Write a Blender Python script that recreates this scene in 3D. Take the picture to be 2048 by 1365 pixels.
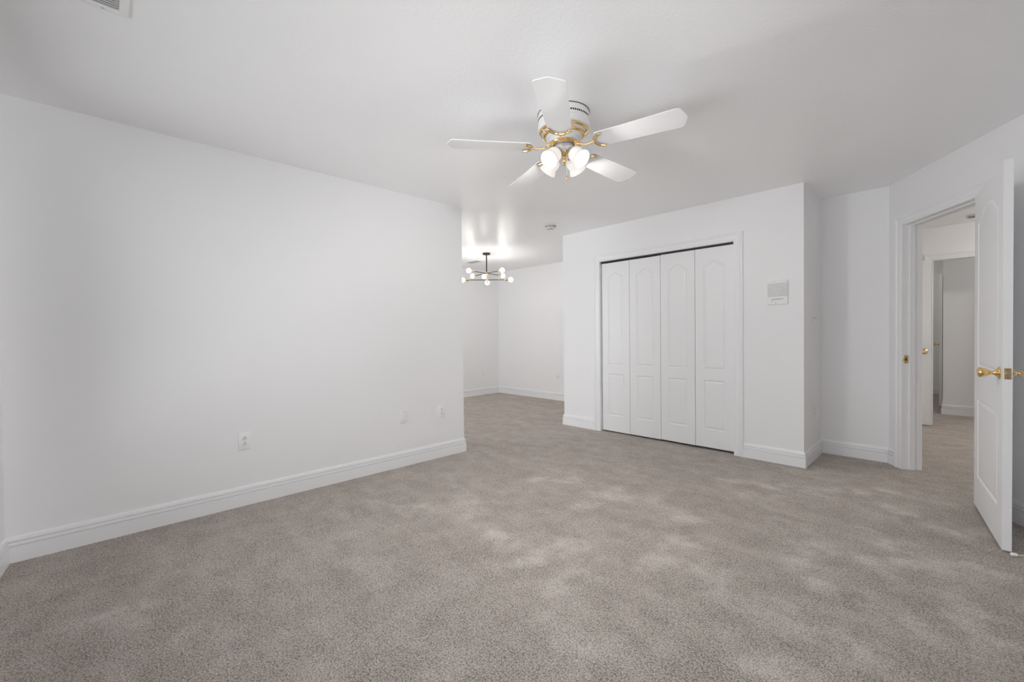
import bpy, bmesh, math, random
from mathutils import Vector, Matrix

# ------------------------------------------------------------------ reset
for o in list(bpy.data.objects):
    bpy.data.objects.remove(o)
scene = bpy.context.scene
COL = scene.collection
random.seed(7)

# ------------------------------------------------------------------ camera
cam_data = bpy.data.cameras.new('camera')
cam = bpy.data.objects.new('camera', cam_data)
COL.objects.link(cam)
cam_data.sensor_width = 36.0
cam_data.lens = 855.4 / 2048 * 36.0
cam_data.clip_start = 0.02
RT = Vector((0.69575614, 0.71820585, -0.01018571))
UP = Vector((-0.00259375, 0.01669281, 0.9998573))
FW = Vector((-0.71827339, 0.69563043, -0.01347697))
cam.matrix_world = Matrix(((RT.x, UP.x, -FW.x, 0), (RT.y, UP.y, -FW.y, 0), (RT.z, UP.z, -FW.z, 1.16342), (0, 0, 0, 1)))
scene.camera = cam

# ------------------------------------------------------------------ colour management, world, daylight
scene.view_settings.view_transform = 'Standard'
scene.view_settings.look = 'None'
scene.view_settings.gamma = 1.0
scene.view_settings.exposure = 0.42
scene.view_settings.use_curve_mapping = False
scene.cycles.use_denoising = True
scene.cycles.max_bounces = 14
scene.cycles.diffuse_bounces = 10
scene.cycles.glossy_bounces = 4
scene.cycles.transmission_bounces = 8
scene.cycles.transparent_max_bounces = 8
scene.cycles.caustics_reflective = False
scene.cycles.caustics_refractive = False
scene.cycles.sample_clamp_indirect = 6.0

world = bpy.data.worlds.new('world')
scene.world = world
world.use_nodes = True
wn = world.node_tree.nodes
wn['Background'].inputs['Color'].default_value = (0.86, 0.92, 1.0, 1)
wn['Background'].inputs['Strength'].default_value = 1.2


def area_light(name, loc, direction, sx, sy, power, color=(1, 1, 1), spread=math.pi):
    l = bpy.data.lights.new(name, 'AREA')
    l.shape = 'RECTANGLE'
    l.size, l.size_y = sx, sy
    l.energy = power
    l.color = color
    l.spread = spread
    o = bpy.data.objects.new(name, l)
    COL.objects.link(o)
    o.location = loc
    o.rotation_euler = Vector(direction).to_track_quat('-Z', 'Z').to_euler()
    return o


H = 2.44
NEAR_DIR = Vector((0.99679, -0.0801, 0))          # wall behind the camera runs this way
NEAR_P0 = Vector((-3.429, -0.363, 0))
WIN_S = (0.25, 3.40)
WIN_Z = (0.40, 2.25)
XR_FILL = 1.218
# daylight entering through the window behind the camera and the window of the next room
_c = NEAR_P0 + NEAR_DIR * (sum(WIN_S) / 2) + Vector((-0.0801, -0.99679, 0)) * 0.16
area_light('daylight_bedroom', (_c.x, _c.y, 1.32), (0.0801, 0.99679, 0.0), 3.1, 1.8, 18, (0.98, 0.99, 1.0))
area_light('side_fill', (XR_FILL + 0.12, 0.25, 1.32), (-1.0, 0.0, 0.0), 1.7, 1.8, 11, (0.98, 0.99, 1.0))  # fill added from the right to even out left wall and ceiling
# upward panels added outside, standing in for ground bounce to brighten the ceilings
area_light('ceiling_fill_bedroom', (_c.x - 0.10, _c.y - 1.35, 0.02), (0, 0, 1), 4.4, 2.2, 82, (1.0, 0.99, 0.97))
area_light('ceiling_fill_side', (XR_FILL + 1.45, 0.25, 0.02), (0, 0, 1), 2.2, 2.8, 110, (1.0, 0.99, 0.97))
area_light('daylight_next_room', (-5.0, 0.64, 1.42), (0, 1, 0.0), 1.8, 1.3, 30, (0.98, 0.99, 1.0))

# ------------------------------------------------------------------ materials
def mat(name, color, rough=0.5, metal=0.0, spec=0.5, emit=None, strength=0.0):
    m = bpy.data.materials.new(name)
    m.use_nodes = True
    p = m.node_tree.nodes['Principled BSDF']
    p.inputs['Base Color'].default_value = (*color, 1)
    p.inputs['Roughness'].default_value = rough
    p.inputs['Metallic'].default_value = metal
    p.inputs['Specular IOR Level'].default_value = spec
    if emit:
        p.inputs['Emission Color'].default_value = (*emit, 1)
        p.inputs['Emission Strength'].default_value = strength
    return m


def add_bump(m, scale, strength, dist=0.002, detail=3.0, rough_var=None):
    nt = m.node_tree
    p = nt.nodes['Principled BSDF']
    tc = nt.nodes.new('ShaderNodeTexCoord')
    no = nt.nodes.new('ShaderNodeTexNoise')
    no.inputs['Scale'].default_value = scale
    no.inputs['Detail'].default_value = detail
    bu = nt.nodes.new('ShaderNodeBump')
    bu.inputs['Strength'].default_value = strength
    bu.inputs['Distance'].default_value = dist
    nt.links.new(tc.outputs['Object'], no.inputs['Vector'])
    nt.links.new(no.outputs['Fac'], bu.inputs['Height'])
    nt.links.new(bu.outputs['Normal'], p.inputs['Normal'])
    return m


M_WALL = add_bump(mat('wall_paint', (0.87, 0.872, 0.88), 0.55, spec=0.3), 90, 0.12, 0.0015)
M_CEIL = add_bump(mat('ceiling_paint', (0.92, 0.922, 0.93), 0.36, spec=0.40), 55, 0.35, 0.003)
M_TRIM = mat('trim_paint', (0.87, 0.875, 0.885), 0.32, spec=0.45)
M_DOOR = mat('door_paint', (0.86, 0.865, 0.872), 0.38, spec=0.45)
M_PLATE = mat('white_plastic', (0.87, 0.87, 0.87), 0.35)
M_GREYPL = mat('grey_plastic', (0.60, 0.60, 0.60), 0.45)
M_DARK = mat('dark_slot', (0.02, 0.02, 0.02), 0.6)
M_INK = mat('grey_print', (0.36, 0.36, 0.37), 0.5)
M_SCREW = mat('painted_screw', (0.55, 0.55, 0.54), 0.4)
M_BRASS = mat('polished_brass', (0.86, 0.62, 0.30), 0.16, metal=1.0)
M_STEEL = mat('latch_steel', (0.55, 0.57, 0.60), 0.25, metal=1.0)
M_SATIN = mat('silver_grey_cover', (0.74, 0.74, 0.76), 0.18, metal=0.35)
M_BLACK = mat('dark_bronze', (0.035, 0.03, 0.028), 0.35, metal=0.6)
M_ARM = mat('aged_bronze_arm', (0.12, 0.10, 0.085), 0.3, metal=0.9)
M_FAN = mat('fan_white_enamel', (0.80, 0.79, 0.78), 0.3)
M_BLADE = mat('fan_blade_white', (0.83, 0.83, 0.835), 0.4)
M_BULB = mat('lit_bulb', (1, 1, 1), 0.4, emit=(1.0, 0.97, 0.92), strength=24.0)
M_BULB_FAN = mat('lit_fan_bulb', (1, 1, 1), 0.4, emit=(1.0, 0.968, 0.93), strength=820.0)


def shade_material():
    m = bpy.data.materials.new('frosted_lit_glass')
    m.use_nodes = True
    nt = m.node_tree
    nt.nodes.clear()
    out = nt.nodes.new('ShaderNodeOutputMaterial')
    tr = nt.nodes.new('ShaderNodeBsdfTranslucent')
    tr.inputs['Color'].default_value = (0.03, 0.029, 0.028, 1)
    df = nt.nodes.new('ShaderNodeBsdfPrincipled')
    df.inputs['Base Color'].default_value = (0.9, 0.89, 0.87, 1)
    df.inputs['Roughness'].default_value = 0.3
    mx = nt.nodes.new('ShaderNodeMixShader')
    mx.inputs[0].default_value = 0.6
    em = nt.nodes.new('ShaderNodeEmission')
    em.inputs['Color'].default_value = (1.0, 0.93, 0.85, 1)
    em.inputs['Strength'].default_value = 0.36
    ad = nt.nodes.new('ShaderNodeAddShader')
    nt.links.new(tr.outputs[0], mx.inputs[1])
    nt.links.new(df.outputs[0], mx.inputs[2])
    nt.links.new(mx.outputs[0], ad.inputs[0])
    nt.links.new(em.outputs[0], ad.inputs[1])
    nt.links.new(ad.outputs[0], out.inputs['Surface'])
    return m


M_SHADE = shade_material()


def glass_material():
    m = bpy.data.materials.new('window_glass')
    m.use_nodes = True
    nt = m.node_tree
    nt.nodes.clear()
    out = nt.nodes.new('ShaderNodeOutputMaterial')
    t = nt.nodes.new('ShaderNodeBsdfTransparent')
    g = nt.nodes.new('ShaderNodeBsdfGlossy')
    g.inputs['Roughness'].default_value = 0.02
    f = nt.nodes.new('ShaderNodeFresnel')
    f.inputs['IOR'].default_value = 1.45
    mx = nt.nodes.new('ShaderNodeMixShader')
    nt.links.new(f.outputs[0], mx.inputs[0])
    nt.links.new(t.outputs[0], mx.inputs[1])
    nt.links.new(g.outputs[0], mx.inputs[2])
    nt.links.new(mx.outputs[0], out.inputs['Surface'])
    return m


M_GLASS = glass_material()


def carpet_material():
    """Cut-pile carpet: loop speckle, soft mottling and the marks a vacuum cleaner brushes into the pile."""
    m = bpy.data.materials.new('beige_carpet')
    m.use_nodes = True
    nt = m.node_tree
    N, L = nt.nodes, nt.links
    p = N['Principled BSDF']
    p.inputs['Roughness'].default_value = 0.95
    p.inputs['Specular IOR Level'].default_value = 0.08
    p.inputs['Sheen Weight'].default_value = 0.15
    p.inputs['Sheen Roughness'].default_value = 0.6
    tc = N.new('ShaderNodeTexCoord')

    def noise(scale, detail=2.0, rough=0.5, mapping=None, dist=0.0):
        n = N.new('ShaderNodeTexNoise')
        n.inputs['Scale'].default_value = scale
        n.inputs['Detail'].default_value = detail
        n.inputs['Roughness'].default_value = rough
        n.inputs['Distortion'].default_value = dist
        if mapping:
            mp = N.new('ShaderNodeMapping')
            mp.inputs['Rotation'].default_value = (0, 0, mapping[0])
            mp.inputs['Scale'].default_value = (mapping[1], mapping[2], 1)
            L.new(tc.outputs['Object'], mp.inputs['Vector'])
            L.new(mp.outputs['Vector'], n.inputs['Vector'])
        else:
            L.new(tc.outputs['Object'], n.inputs['Vector'])
        return n.outputs['Fac']

    def math_(op, a, b=None, clamp=False):
        n = N.new('ShaderNodeMath')
        n.operation = op
        n.use_clamp = clamp
        for i, v in enumerate((a, b)):
            if v is None:
                continue
            if isinstance(v, (int, float)):
                n.inputs[i].default_value = v
            else:
                L.new(v, n.inputs[i])
        return n.outputs[0]

    def ramp(v, lo, hi):
        n = N.new('ShaderNodeMapRange')
        n.inputs['From Min'].default_value = lo
        n.inputs['From Max'].default_value = hi
        L.new(v, n.inputs['Value'])
        return n.outputs[0]

    vo = N.new('ShaderNodeTexVoronoi')
    vo.inputs['Scale'].default_value = 175
    L.new(tc.outputs['Object'], vo.inputs['Vector'])
    tuft = ramp(vo.outputs['Distance'], 0.75, 0.05)
    grain = noise(150, 4.0, 0.72)
    fine = math_('ADD', math_('MULTIPLY', tuft, 0.48), math_('MULTIPLY', ramp(grain, 0.37, 0.63), 0.52))
    # pile lay: brushed streaks in several directions
    s1 = ramp(noise(1.6, 3.0, 0.55, (0.75, 1.0, 3.4), 0.4), 0.42, 0.62)
    s2 = ramp(noise(1.9, 3.0, 0.6, (-0.35, 1.0, 2.8), 0.5), 0.45, 0.64)
    s3 = ramp(noise(7.0, 3.0, 0.6), 0.38, 0.66)
    at = N.new('ShaderNodeAttribute')
    at.attribute_name = 'pile_lay'
    lay = math_('ADD', math_('MULTIPLY', s1, 0.07), math_('MULTIPLY', s2, 0.07))
    lay = math_('ADD', lay, math_('MULTIPLY', s3, 0.15))
    lay = math_('ADD', lay, math_('MULTIPLY', at.outputs['Fac'], math_('ADD', math_('MULTIPLY', s3, 0.22), 0.07)))
    tone = math_('ADD', math_('ADD', math_('MULTIPLY', fine, 0.82), 0.035), math_('MULTIPLY', lay, 0.62))
    cr = N.new('ShaderNodeValToRGB')
    cr.color_ramp.elements[0].position = 0.16
    cr.color_ramp.elements[0].color = (0.200, 0.168, 0.142, 1)
    cr.color_ramp.elements[1].position = 0.90
    cr.color_ramp.elements[1].color = (0.87, 0.805, 0.748, 1)
    e = cr.color_ramp.elements.new(0.5)
    e.color = (0.55, 0.487, 0.430, 1)
    L.new(tone, cr.inputs['Fac'])
    L.new(cr.outputs['Color'], p.inputs['Base Color'])
    bu = N.new('ShaderNodeBump')
    bu.inputs['Strength'].default_value = 0.8
    bu.inputs['Distance'].default_value = 0.006
    L.new(fine, bu.inputs['Height'])
    L.new(bu.outputs['Normal'], p.inputs['Normal'])
    return m


M_CARPET = carpet_material()

# ------------------------------------------------------------------ mesh helpers
def obj(name, bm, material, parent=None, smooth=False):
    me = bpy.data.meshes.new(name)
    bm.normal_update()
    bm.to_mesh(me)
    bm.free()
    if material:
        me.materials.append(material)
    if smooth:
        for f in me.polygons:
            f.use_smooth = True
        try:
            me.set_sharp_from_angle(angle=math.radians(38))
        except Exception:
            pass
    o = bpy.data.objects.new(name, me)
    COL.objects.link(o)
    if parent:
        o.parent = parent
    return o


def tag(o, label=None, cat=None, group=None, kind=None):
    if label:
        o['label'] = label
    if cat:
        o['category'] = cat
    if group:
        o['group'] = group
    if kind:
        o['kind'] = kind
    return o


def empty(name, loc, rotz=0.0, label=None, cat=None, group=None, kind=None, matrix=None):
    o = bpy.data.objects.new(name, None)
    o.empty_display_size = 0.05
    COL.objects.link(o)
    if matrix is not None:
        o.matrix_world = matrix
    else:
        o.location = loc
        o.rotation_euler = (0, 0, rotz)
    return tag(o, label, cat, group, kind)


def box(bm, x0, x1, y0, y1, z0, z1, M=None):
    vs = [bm.verts.new((x, y, z)) for x in (x0, x1) for y in (y0, y1) for z in (z0, z1)]
    if M is not None:
        for v in vs:
            v.co = M @ v.co
    q = [(0, 1, 3, 2), (4, 6, 7, 5), (0, 4, 5, 1), (2, 3, 7, 6), (0, 2, 6, 4), (1, 5, 7, 3)]
    fs = [bm.faces.new([vs[i] for i in f]) for f in q]
    return vs, fs


def bevel_box(bm, x0, x1, y0, y1, z0, z1, b=0.002, seg=2, M=None):
    t = bmesh.new()
    box(t, x0, x1, y0, y1, z0, z1)
    bmesh.ops.recalc_face_normals(t, faces=t.faces)
    bmesh.ops.bevel(t, geom=list(t.edges), offset=b, segments=seg, affect='EDGES', profile=0.5)
    merge(bm, t, M)


def merge(bm, t, M=None):
    mp = {}
    for v in t.verts:
        mp[v] = bm.verts.new(M @ v.co if M is not None else v.co)
    for f in t.faces:
        try:
            bm.faces.new([mp[v] for v in f.verts])
        except ValueError:
            pass
    t.free()


def lathe(bm, prof, seg=48, M=None, cap0=False, cap1=False):
    """prof: list of (r, z) turned about Z."""
    rings = []
    for r, z in prof:
        if r < 1e-6:
            v = bm.verts.new((0, 0, z))
            rings.append([v] * seg)
        else:
            rings.append([bm.verts.new((r * math.cos(2 * math.pi * k / seg), r * math.sin(2 * math.pi * k / seg), z)) for k in range(seg)])
    new = set(v for R in rings for v in R)
    for a, b in zip(rings[:-1], rings[1:]):
        for k in range(seg):
            q = [a[k], a[(k + 1) % seg], b[(k + 1) % seg], b[k]]
            u = []
            for v in q:
                if v not in u:
                    u.append(v)
            if len(u) >= 3:
                try:
                    bm.faces.new(u)
                except ValueError:
                    pass
    if cap0:
        bm.faces.new(rings[0])
    if cap1:
        bm.faces.new(rings[-1])
    if M is not None:
        for v in new:
            v.co = M @ v.co
    return new


def tube(bm, pts, rad, seg=12, caps=True):
    pts = [Vector(p) for p in pts]
    rads = rad if isinstance(rad, (list, tuple)) else [rad] * len(pts)
    rings = []
    prev = None
    for i, p in enumerate(pts):
        if i == 0:
            d = pts[1] - pts[0]
        elif i == len(pts) - 1:
            d = pts[-1] - pts[-2]
        else:
            d = (pts[i + 1] - pts[i]).normalized() + (pts[i] - pts[i - 1]).normalized()
        d.normalize()
        if prev is None:
            a = Vector((0, 0, 1)) if abs(d.z) < 0.9 else Vector((1, 0, 0))
            x = d.cross(a).normalized()
        else:
            x = (prev - d * prev.dot(d)).normalized()
        prev = x
        y = d.cross(x)
        rings.append([bm.verts.new(p + (x * math.cos(2 * math.pi * k / seg) + y * math.sin(2 * math.pi * k / seg)) * rads[i]) for k in range(seg)])
    for a, b in zip(rings[:-1], rings[1:]):
        for k in range(seg):
            bm.faces.new([a[k], a[(k + 1) % seg], b[(k + 1) % seg], b[k]])
    if caps:
        bm.faces.new(rings[0])
        bm.faces.new(rings[-1])


def ball(bm, c, r, seg=20, sz=1.0):
    prof = [(r * math.sin(math.pi * k / 12), -r * sz * math.cos(math.pi * k / 12)) for k in range(13)]
    prof[0] = (0, -r * sz)
    prof[-1] = (0, r * sz)
    lathe(bm, prof, seg, Matrix.Translation(Vector(c)))


def fix(bm):
    bmesh.ops.recalc_face_normals(bm, faces=bm.faces)
    return bm


def frame_matrix(origin, xd, yd, zd=(0, 0, 1)):
    xd, yd, zd = Vector(xd).normalized(), Vector(yd).normalized(), Vector(zd).normalized()
    o = Vector(origin)
    return Matrix(((xd.x, yd.x, zd.x, o.x), (xd.y, yd.y, zd.y, o.y), (xd.z, yd.z, zd.z, o.z), (0, 0, 0, 1)))


# ------------------------------------------------------------------ the plan of the rooms (metres)
XL, YB, YN = -3.429, 4.335, 2.635          # left wall, closet wall, end of the left wall
XG, XC, YA = -3.513, -0.890, 5.0155        # left end of the closet wall, its right corner, alcove wall
XD = -0.3963                               # corner where the entry wall starts
XFL, YFB, YFN = -6.4415, 5.860, 0.80       # next room: left, back and near walls
DD = Vector((0.53792, -0.84300, 0))        # direction of the entry wall
NN = Vector((-0.84300, -0.53792, 0))       # its normal, into the room
P0 = Vector((XD, YA, 0))
XR = 1.218                                 # right wall


def wall(name, p0, p1, out, t, openings=(), label='', z1=H):
    """Wall slab from p0 to p1, its room face on that line, thickness t towards out; openings (s0, s1, z0, z1)."""
    p0, p1, out = Vector((*p0, 0)), Vector((*p1, 0)), Vector((*out, 0))
    d = (p1 - p0)
    Ln = d.length
    d.normalize()
    M = frame_matrix(p0, d, out)
    bm = bmesh.new()
    cuts = sorted(openings)
    s = 0.0
    for s0, s1, a, b in cuts:
        if s0 > s:
            box(bm, s, s0, 0, t, 0, z1, M)
        if a > 0:
            box(bm, s0, s1, 0, t, 0, a, M)
        if b < z1:
            box(bm, s0, s1, 0, t, b, z1, M)
        s = s1
    if s < Ln:
        box(bm, s, Ln, 0, t, 0, z1, M)
    fix(bm)
    o = obj(name, bm, M_WALL)
    tag(o, label or 'plain white painted wall', 'wall', kind='structure')
    return o


T = 0.115
# closet opening 1.5 m wide; entry opening 0.80 m wide
CX0, CX1, CZ = -2.952, -1.449, 2.030
E0, E1, EZ = 0.190, 0.990, 2.050
near_end = NEAR_P0 + NEAR_DIR * ((XR - NEAR_P0.x) / NEAR_DIR.x)
_no = (-0.0801, -0.99679)
wall('wall_left', (XL, -0.50), (XL, YN), (-1, 0), 0.12, label='large plain white wall along the left side of the room')
wall('wall_near', (NEAR_P0.x, NEAR_P0.y), (near_end.x, near_end.y), _no, 0.14, [(WIN_S[0], WIN_S[1], WIN_Z[0], WIN_Z[1])], label='white wall with the window, meeting the left wall at the near corner')
wall('wall_right', (XR, -0.90), (XR, 2.487), (1, 0), T, [(0.27, 2.05, 0.40, 2.25)], label='plain white wall at the right of the room')
wall('wall_entry', P0[:2], (P0 + DD * 3.0)[:2], (-NN.x, -NN.y), T, [(E0 - 0.018, E1 + 0.018, 0, EZ + 0.018)], label='white angled wall holding the entry doorway')
wall('wall_alcove', (XC - T, YA), (XD + 0.03, YA), (0, 1), T, label='short white wall at the back of the alcove beside the doorway')
wall('wall_return', (XC, YB + T), (XC, YA), (-1, 0), T, label='narrow shaded white wall between closet wall and alcove')
wall('wall_back', (XG, YB), (XC, YB), (0, 1), T, [(CX0 - 0.015 - XG, CX1 + 0.015 - XG, 0, CZ + 0.015)], label='white wall around the folding closet doors')
wall('wall_closet', (XG + T, YA), (XC - T, YA), (0, 1), T, label='white rear wall inside the closet')
wall('wall_next_side', (XG, YB + T), (XG, YFB), (1, 0), T, label='white side wall of the next room behind the closet')
wall('wall_next_back', (XFL, YFB), (XG + T, YFB), (0, 1), T, label='white back wall of the next room behind the chandelier')
wall('wall_next_left', (XFL, YFN - 0.14), (XFL, YFB + T), (-1, 0), T, label='white left wall of the next room beside the chandelier')
wall('wall_next_near', (XFL, YFN), (XL - 0.12, YFN), (0, -1), 0.14, [(0.55, 2.35, 0.75, 2.1)], label='white near wall of the next room with its window')
wall('wall_hall_left', (-1.120, YA + 0.02), (-1.120, 7.40), (-1, 0), T, label='white left wall of the hallway')
wall('wall_hall_end', (-1.120 - T, 7.40), (1.815, 7.40), (0, 1), T, [(-0.178 - 0.015 + 1.120 + T, 0.635 + 1.120 + T + 0.015, 0, 2.045)], label='white wall at the end of the hallway around its door opening')
wall('wall_hall_right', (1.70, 2.25), (1.70, 7.40), (1, 0), T, label='white right wall of the hallway')
wall('wall_hall_near', (XR, 2.30), (1.815, 2.30), (0, -1), T, label='white near wall of the hallway')
wall('wall_beyond_front', (-0.103, 8.47), (1.815, 8.47), (0, 1), T, label='shaded grey-white wall seen through both doorways')
wall('wall_beyond_side', (-0.103, 8.47 + T), (-0.103, 11.10), (1, 0), T, label='white side wall in the room beyond the hallway')
wall('wall_beyond_back', (-1.20, 11.10), (0.012, 11.10), (0, 1), T, label='farthest white wall beyond the hallway')
wall('wall_beyond_left', (-1.20, 7.40 + T), (-1.20, 11.10 + T), (-1, 0), T, label='white left wall in the room beyond the hallway')
wall('wall_beyond_right', (1.70, 7.40 + T), (1.70, 8.47), (1, 0), T, label='white right wall in the room beyond the hallway')

# ceiling
bm = bmesh.new()
box(bm, -6.7, 2.0, -1.1, 11.35, H, H + 0.12)
tag(obj('ceiling', fix(bm), M_CEIL), 'smooth white ceiling above every room', 'ceiling', kind='structure')

# carpet floor: one grid, with the brushed pile marks as an attribute
STROKES = [(-2.55, 1.92, -2.19, 1.77), (-2.02, 1.67, -1.77, 1.61), (-1.84, 2.61, -1.50, 2.74), (-1.55, 1.43, -1.47, 1.86),
           (-1.37, 2.69, -1.19, 2.64), (-2.34, 2.51, -2.14, 2.70), (-1.75, 2.31, -1.70, 2.74), (-1.26, 3.56, -0.67, 3.75),
           (-0.68, 3.81, -0.27, 4.15), (-0.34, 3.75, -0.01, 3.56), (-0.51, 2.82, -0.29, 2.75), (-0.60, 2.72, -0.47, 2.39),
           (-0.53, 2.06, -0.33, 1.92), (-0.25, 2.39, -0.15, 2.31), (-0.04, 2.81, 0.05, 2.48), (-0.18, 2.88, 0.01, 3.01),
           (0.04, 3.08, 0.16, 3.03), (-0.49, 1.62, -0.39, 1.70), (-0.88, 2.16, -0.66, 1.98), (-2.46, -0.01, -2.41, 0.11),
           (-1.06, 1.92, -1.04, 2.33), (-1.29, 1.45, -1.25, 1.73), (-0.33, 1.85, -0.26, 1.99), (-1.07, 3.30, -0.84, 3.39),
           (-0.38, 3.20, -0.22, 3.10), (-0.05, 2.32, 0.07, 2.38), (-2.66, 1.48, -2.51, 1.51), (-1.13, 1.32, -1.00, 1.29)]


def pile(x, y):
    v = 0.0
    for x0, y0, x1, y1 in STROKES:
        dx, dy = x1 - x0, y1 - y0
        t = ((x - x0) * dx + (y - y0) * dy) / (dx * dx + dy * dy)
        t = min(1, max(0, t))
        w = 0.055 + 0.05 * t
        d = math.hypot(x - x0 - t * dx, y - y0 - t * dy) / w
        if d < 2:
            v = max(v, math.exp(-d * d * d * d * 0.8))
    return v


def make_floor():
    x0, x1, y0, y1 = -6.7, 2.0, -1.1, 11.35

    def axis(a, b, lo, hi, fine, coarse):
        r, v = [], a
        while v < b - 1e-6:
            r.append(v)
            v += fine if lo <= v < hi else coarse
        r.append(b)
        return r
    xs = axis(x0, x1, -3.0, 0.5, 0.03, 0.25)
    ys = axis(y0, y1, -0.3, 4.4, 0.03, 0.25)
    verts = [(x, y, 0.0) for y in ys for x in xs]
    nx = len(xs)
    faces = [(j * nx + i, j * nx + i + 1, (j + 1) * nx + i + 1, (j + 1) * nx + i) for j in range(len(ys) - 1) for i in range(nx - 1)]
    me = bpy.data.meshes.new('floor')
    me.from_pydata(verts, [], faces)
    at = me.attributes.new('pile_lay', 'FLOAT', 'POINT')
    at.data.foreach_set('value', [pile(v[0], v[1]) for v in verts])
    me.materials.append(M_CARPET)
    o = bpy.data.objects.new('floor', me)
    COL.objects.link(o)
    tag(o, 'beige cut-pile carpet with brushed vacuum marks', 'carpet floor', kind='structure')


make_floor()

# ------------------------------------------------------------------ baseboards
BASE = [(0, 0.134), (0.0055, 0.133), (0.0085, 0.127), (0.0115, 0.1110), (0.0020, 0.1105), (0.0020, 0.1062), (0.0130, 0.1035),
        (0.0145, 0.0885), (0.0040, 0.0880), (0.0040, 0.0838), (0.0160, 0.0815), (0.0160, 0.0)]


def baseboards(path, names, labels):
    """One moulded board per wall, mitred where they meet; the room lies to the right of the path."""
    pts = [Vector((*p, 0)) for p in path]
    rights = []
    for a, b in zip(pts[:-1], pts[1:]):
        d = (b - a).normalized()
        rights.append(Vector((d.y, -d.x, 0)))
    mit = [rights[0]]
    for i in range(1, len(pts) - 1):
        m = rights[i - 1] + rights[i]
        mit.append(m / (1 + rights[i - 1].dot(rights[i])))
    mit.append(rights[-1])
    for i, n in enumerate(names):
        if n is None:
            continue
        bm = bmesh.new()
        A = [bm.verts.new(pts[i] + mit[i] * w + Vector((0, 0, z))) for w, z in BASE]
        B = [bm.verts.new(pts[i + 1] + mit[i + 1] * w + Vector((0, 0, z))) for w, z in BASE]
        for k in range(len(BASE) - 1):
            bm.faces.new([A[k], A[k + 1], B[k + 1], B[k]])
        A2, B2 = bm.verts.new(pts[i]), bm.verts.new(pts[i + 1])
        bm.faces.new(A + [A2])
        bm.faces.new(B + [B2])
        bm.faces.new([A[0], B[0], B2, A2])
        bm.faces.new([A[-1], B[-1], B2, A2])
        tag(obj(n, fix(bm), M_TRIM), labels[i], 'baseboard', kind='structure')


baseboards([(near_end.x, near_end.y), (XL, NEAR_P0.y), (XL, YN), (XL - 0.12, YN), (XL - 0.12, YFN), (XFL, YFN), (XFL, YFB), (XG, YFB), (XG, YB), (CX0 - 0.083, YB)],
           ['baseboard_near', 'baseboard_left', 'baseboard_left_end', 'baseboard_left_rear', 'baseboard_next_near', 'baseboard_next_left',
            'baseboard_next_back', 'baseboard_next_side', 'baseboard_closet_left'],
           ['white grooved baseboard meeting the long one in the near corner', 'long white grooved baseboard below the large left wall',
            'short white baseboard wrapping the free end of the left wall', 'white baseboard behind the left wall', 'white baseboard below the window of the next room',
            'white baseboard on the left wall of the next room', 'white baseboard on the back wall of the next room', 'white baseboard on the side wall of the next room',
            'short white baseboard left of the folding closet doors'])
_s1 = P0 + DD * (E0 - 0.083)
_s2 = P0 + DD * (E1 + 0.083)
_s3 = P0 + DD * 3.0
baseboards([(CX1 + 0.083, YB), (XC, YB), (XC, YA), (XD, YA), (_s1.x, _s1.y)],
           ['baseboard_closet_right', 'baseboard_return', 'baseboard_alcove', 'baseboard_doorway'],
           ['short white baseboard between closet doors and outer corner', 'white baseboard on the shaded narrow return wall',
            'white baseboard along the alcove wall', 'tiny angled piece of white baseboard beside the door casing'])
baseboards([(_s2.x, _s2.y), (_s3.x, _s3.y), (XR, near_end.y)], ['baseboard_entry', 'baseboard_right'],
           ['dark shaded baseboard behind the open panelled door', 'white baseboard on the right wall'])
baseboards([(-1.12, YA + T), (-1.12, 7.40), (-0.262, 7.40)], ['baseboard_hall_left', None], ['white baseboard on the left hallway wall', ''])
baseboards([(0.72, 7.40), (1.70, 7.40), (1.70, 2.30)], ['baseboard_hall_end', 'baseboard_hall_right'], ['white baseboard at the end of the hallway', 'white baseboard on the right hallway wall'])
baseboards([(-1.20, 11.10), (-0.103, 11.10), (-0.103, 8.47), (1.70, 8.47)], ['baseboard_beyond_back', 'baseboard_beyond_side', 'baseboard_beyond_front'],
           ['farthest white baseboard beyond the hallway', 'white baseboard on the side wall beyond the hallway', 'white grooved baseboard seen through both doorways'])

# ------------------------------------------------------------------ door casings and jambs
CASE = [(0, 0), (0, 0.010), (0.004, 0.0125), (0.009, 0.0125), (0.012, 0.0095), (0.018, 0.0095), (0.022, 0.0125), (0.052, 0.0155),
        (0.056, 0.0200), (0.063, 0.0215), (0.067, 0.0185), (0.070, 0.0215), (0.077, 0.0205), (0.083, 0.0160), (0.083, 0)]


def casing_mesh(M, u0, u1, zt):
    bm = bmesh.new()
    rows = []
    for w, n in CASE:
        rows.append([bm.verts.new(M @ Vector(c)) for c in ((u0 - w, -n, 0), (u0 - w, -n, zt + w), (u1 + w, -n, zt + w), (u1 + w, -n, 0))])
    for a, b in zip(rows[:-1], rows[1:]):
        for k in range(3):
            bm.faces.new([a[k], a[k + 1], b[k + 1], b[k]])
    bm.faces.new([r[0] for r in rows])
    bm.faces.new([r[3] for r in rows])
    return fix(bm)


def jamb_mesh(M, u0, u1, zt, t, jt=0.016):
    """Lining of the opening from the room face (y=0) to the rear face (y=t)."""
    bm = bmesh.new()
    box(bm, u0 - jt, u0, -0.0005, t, 0, zt, M)
    box(bm, u1, u1 + jt, -0.0005, t, 0, zt, M)
    box(bm, u0 - jt, u1 + jt, -0.0005, t, zt, zt + jt, M)
    return fix(bm)


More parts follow.
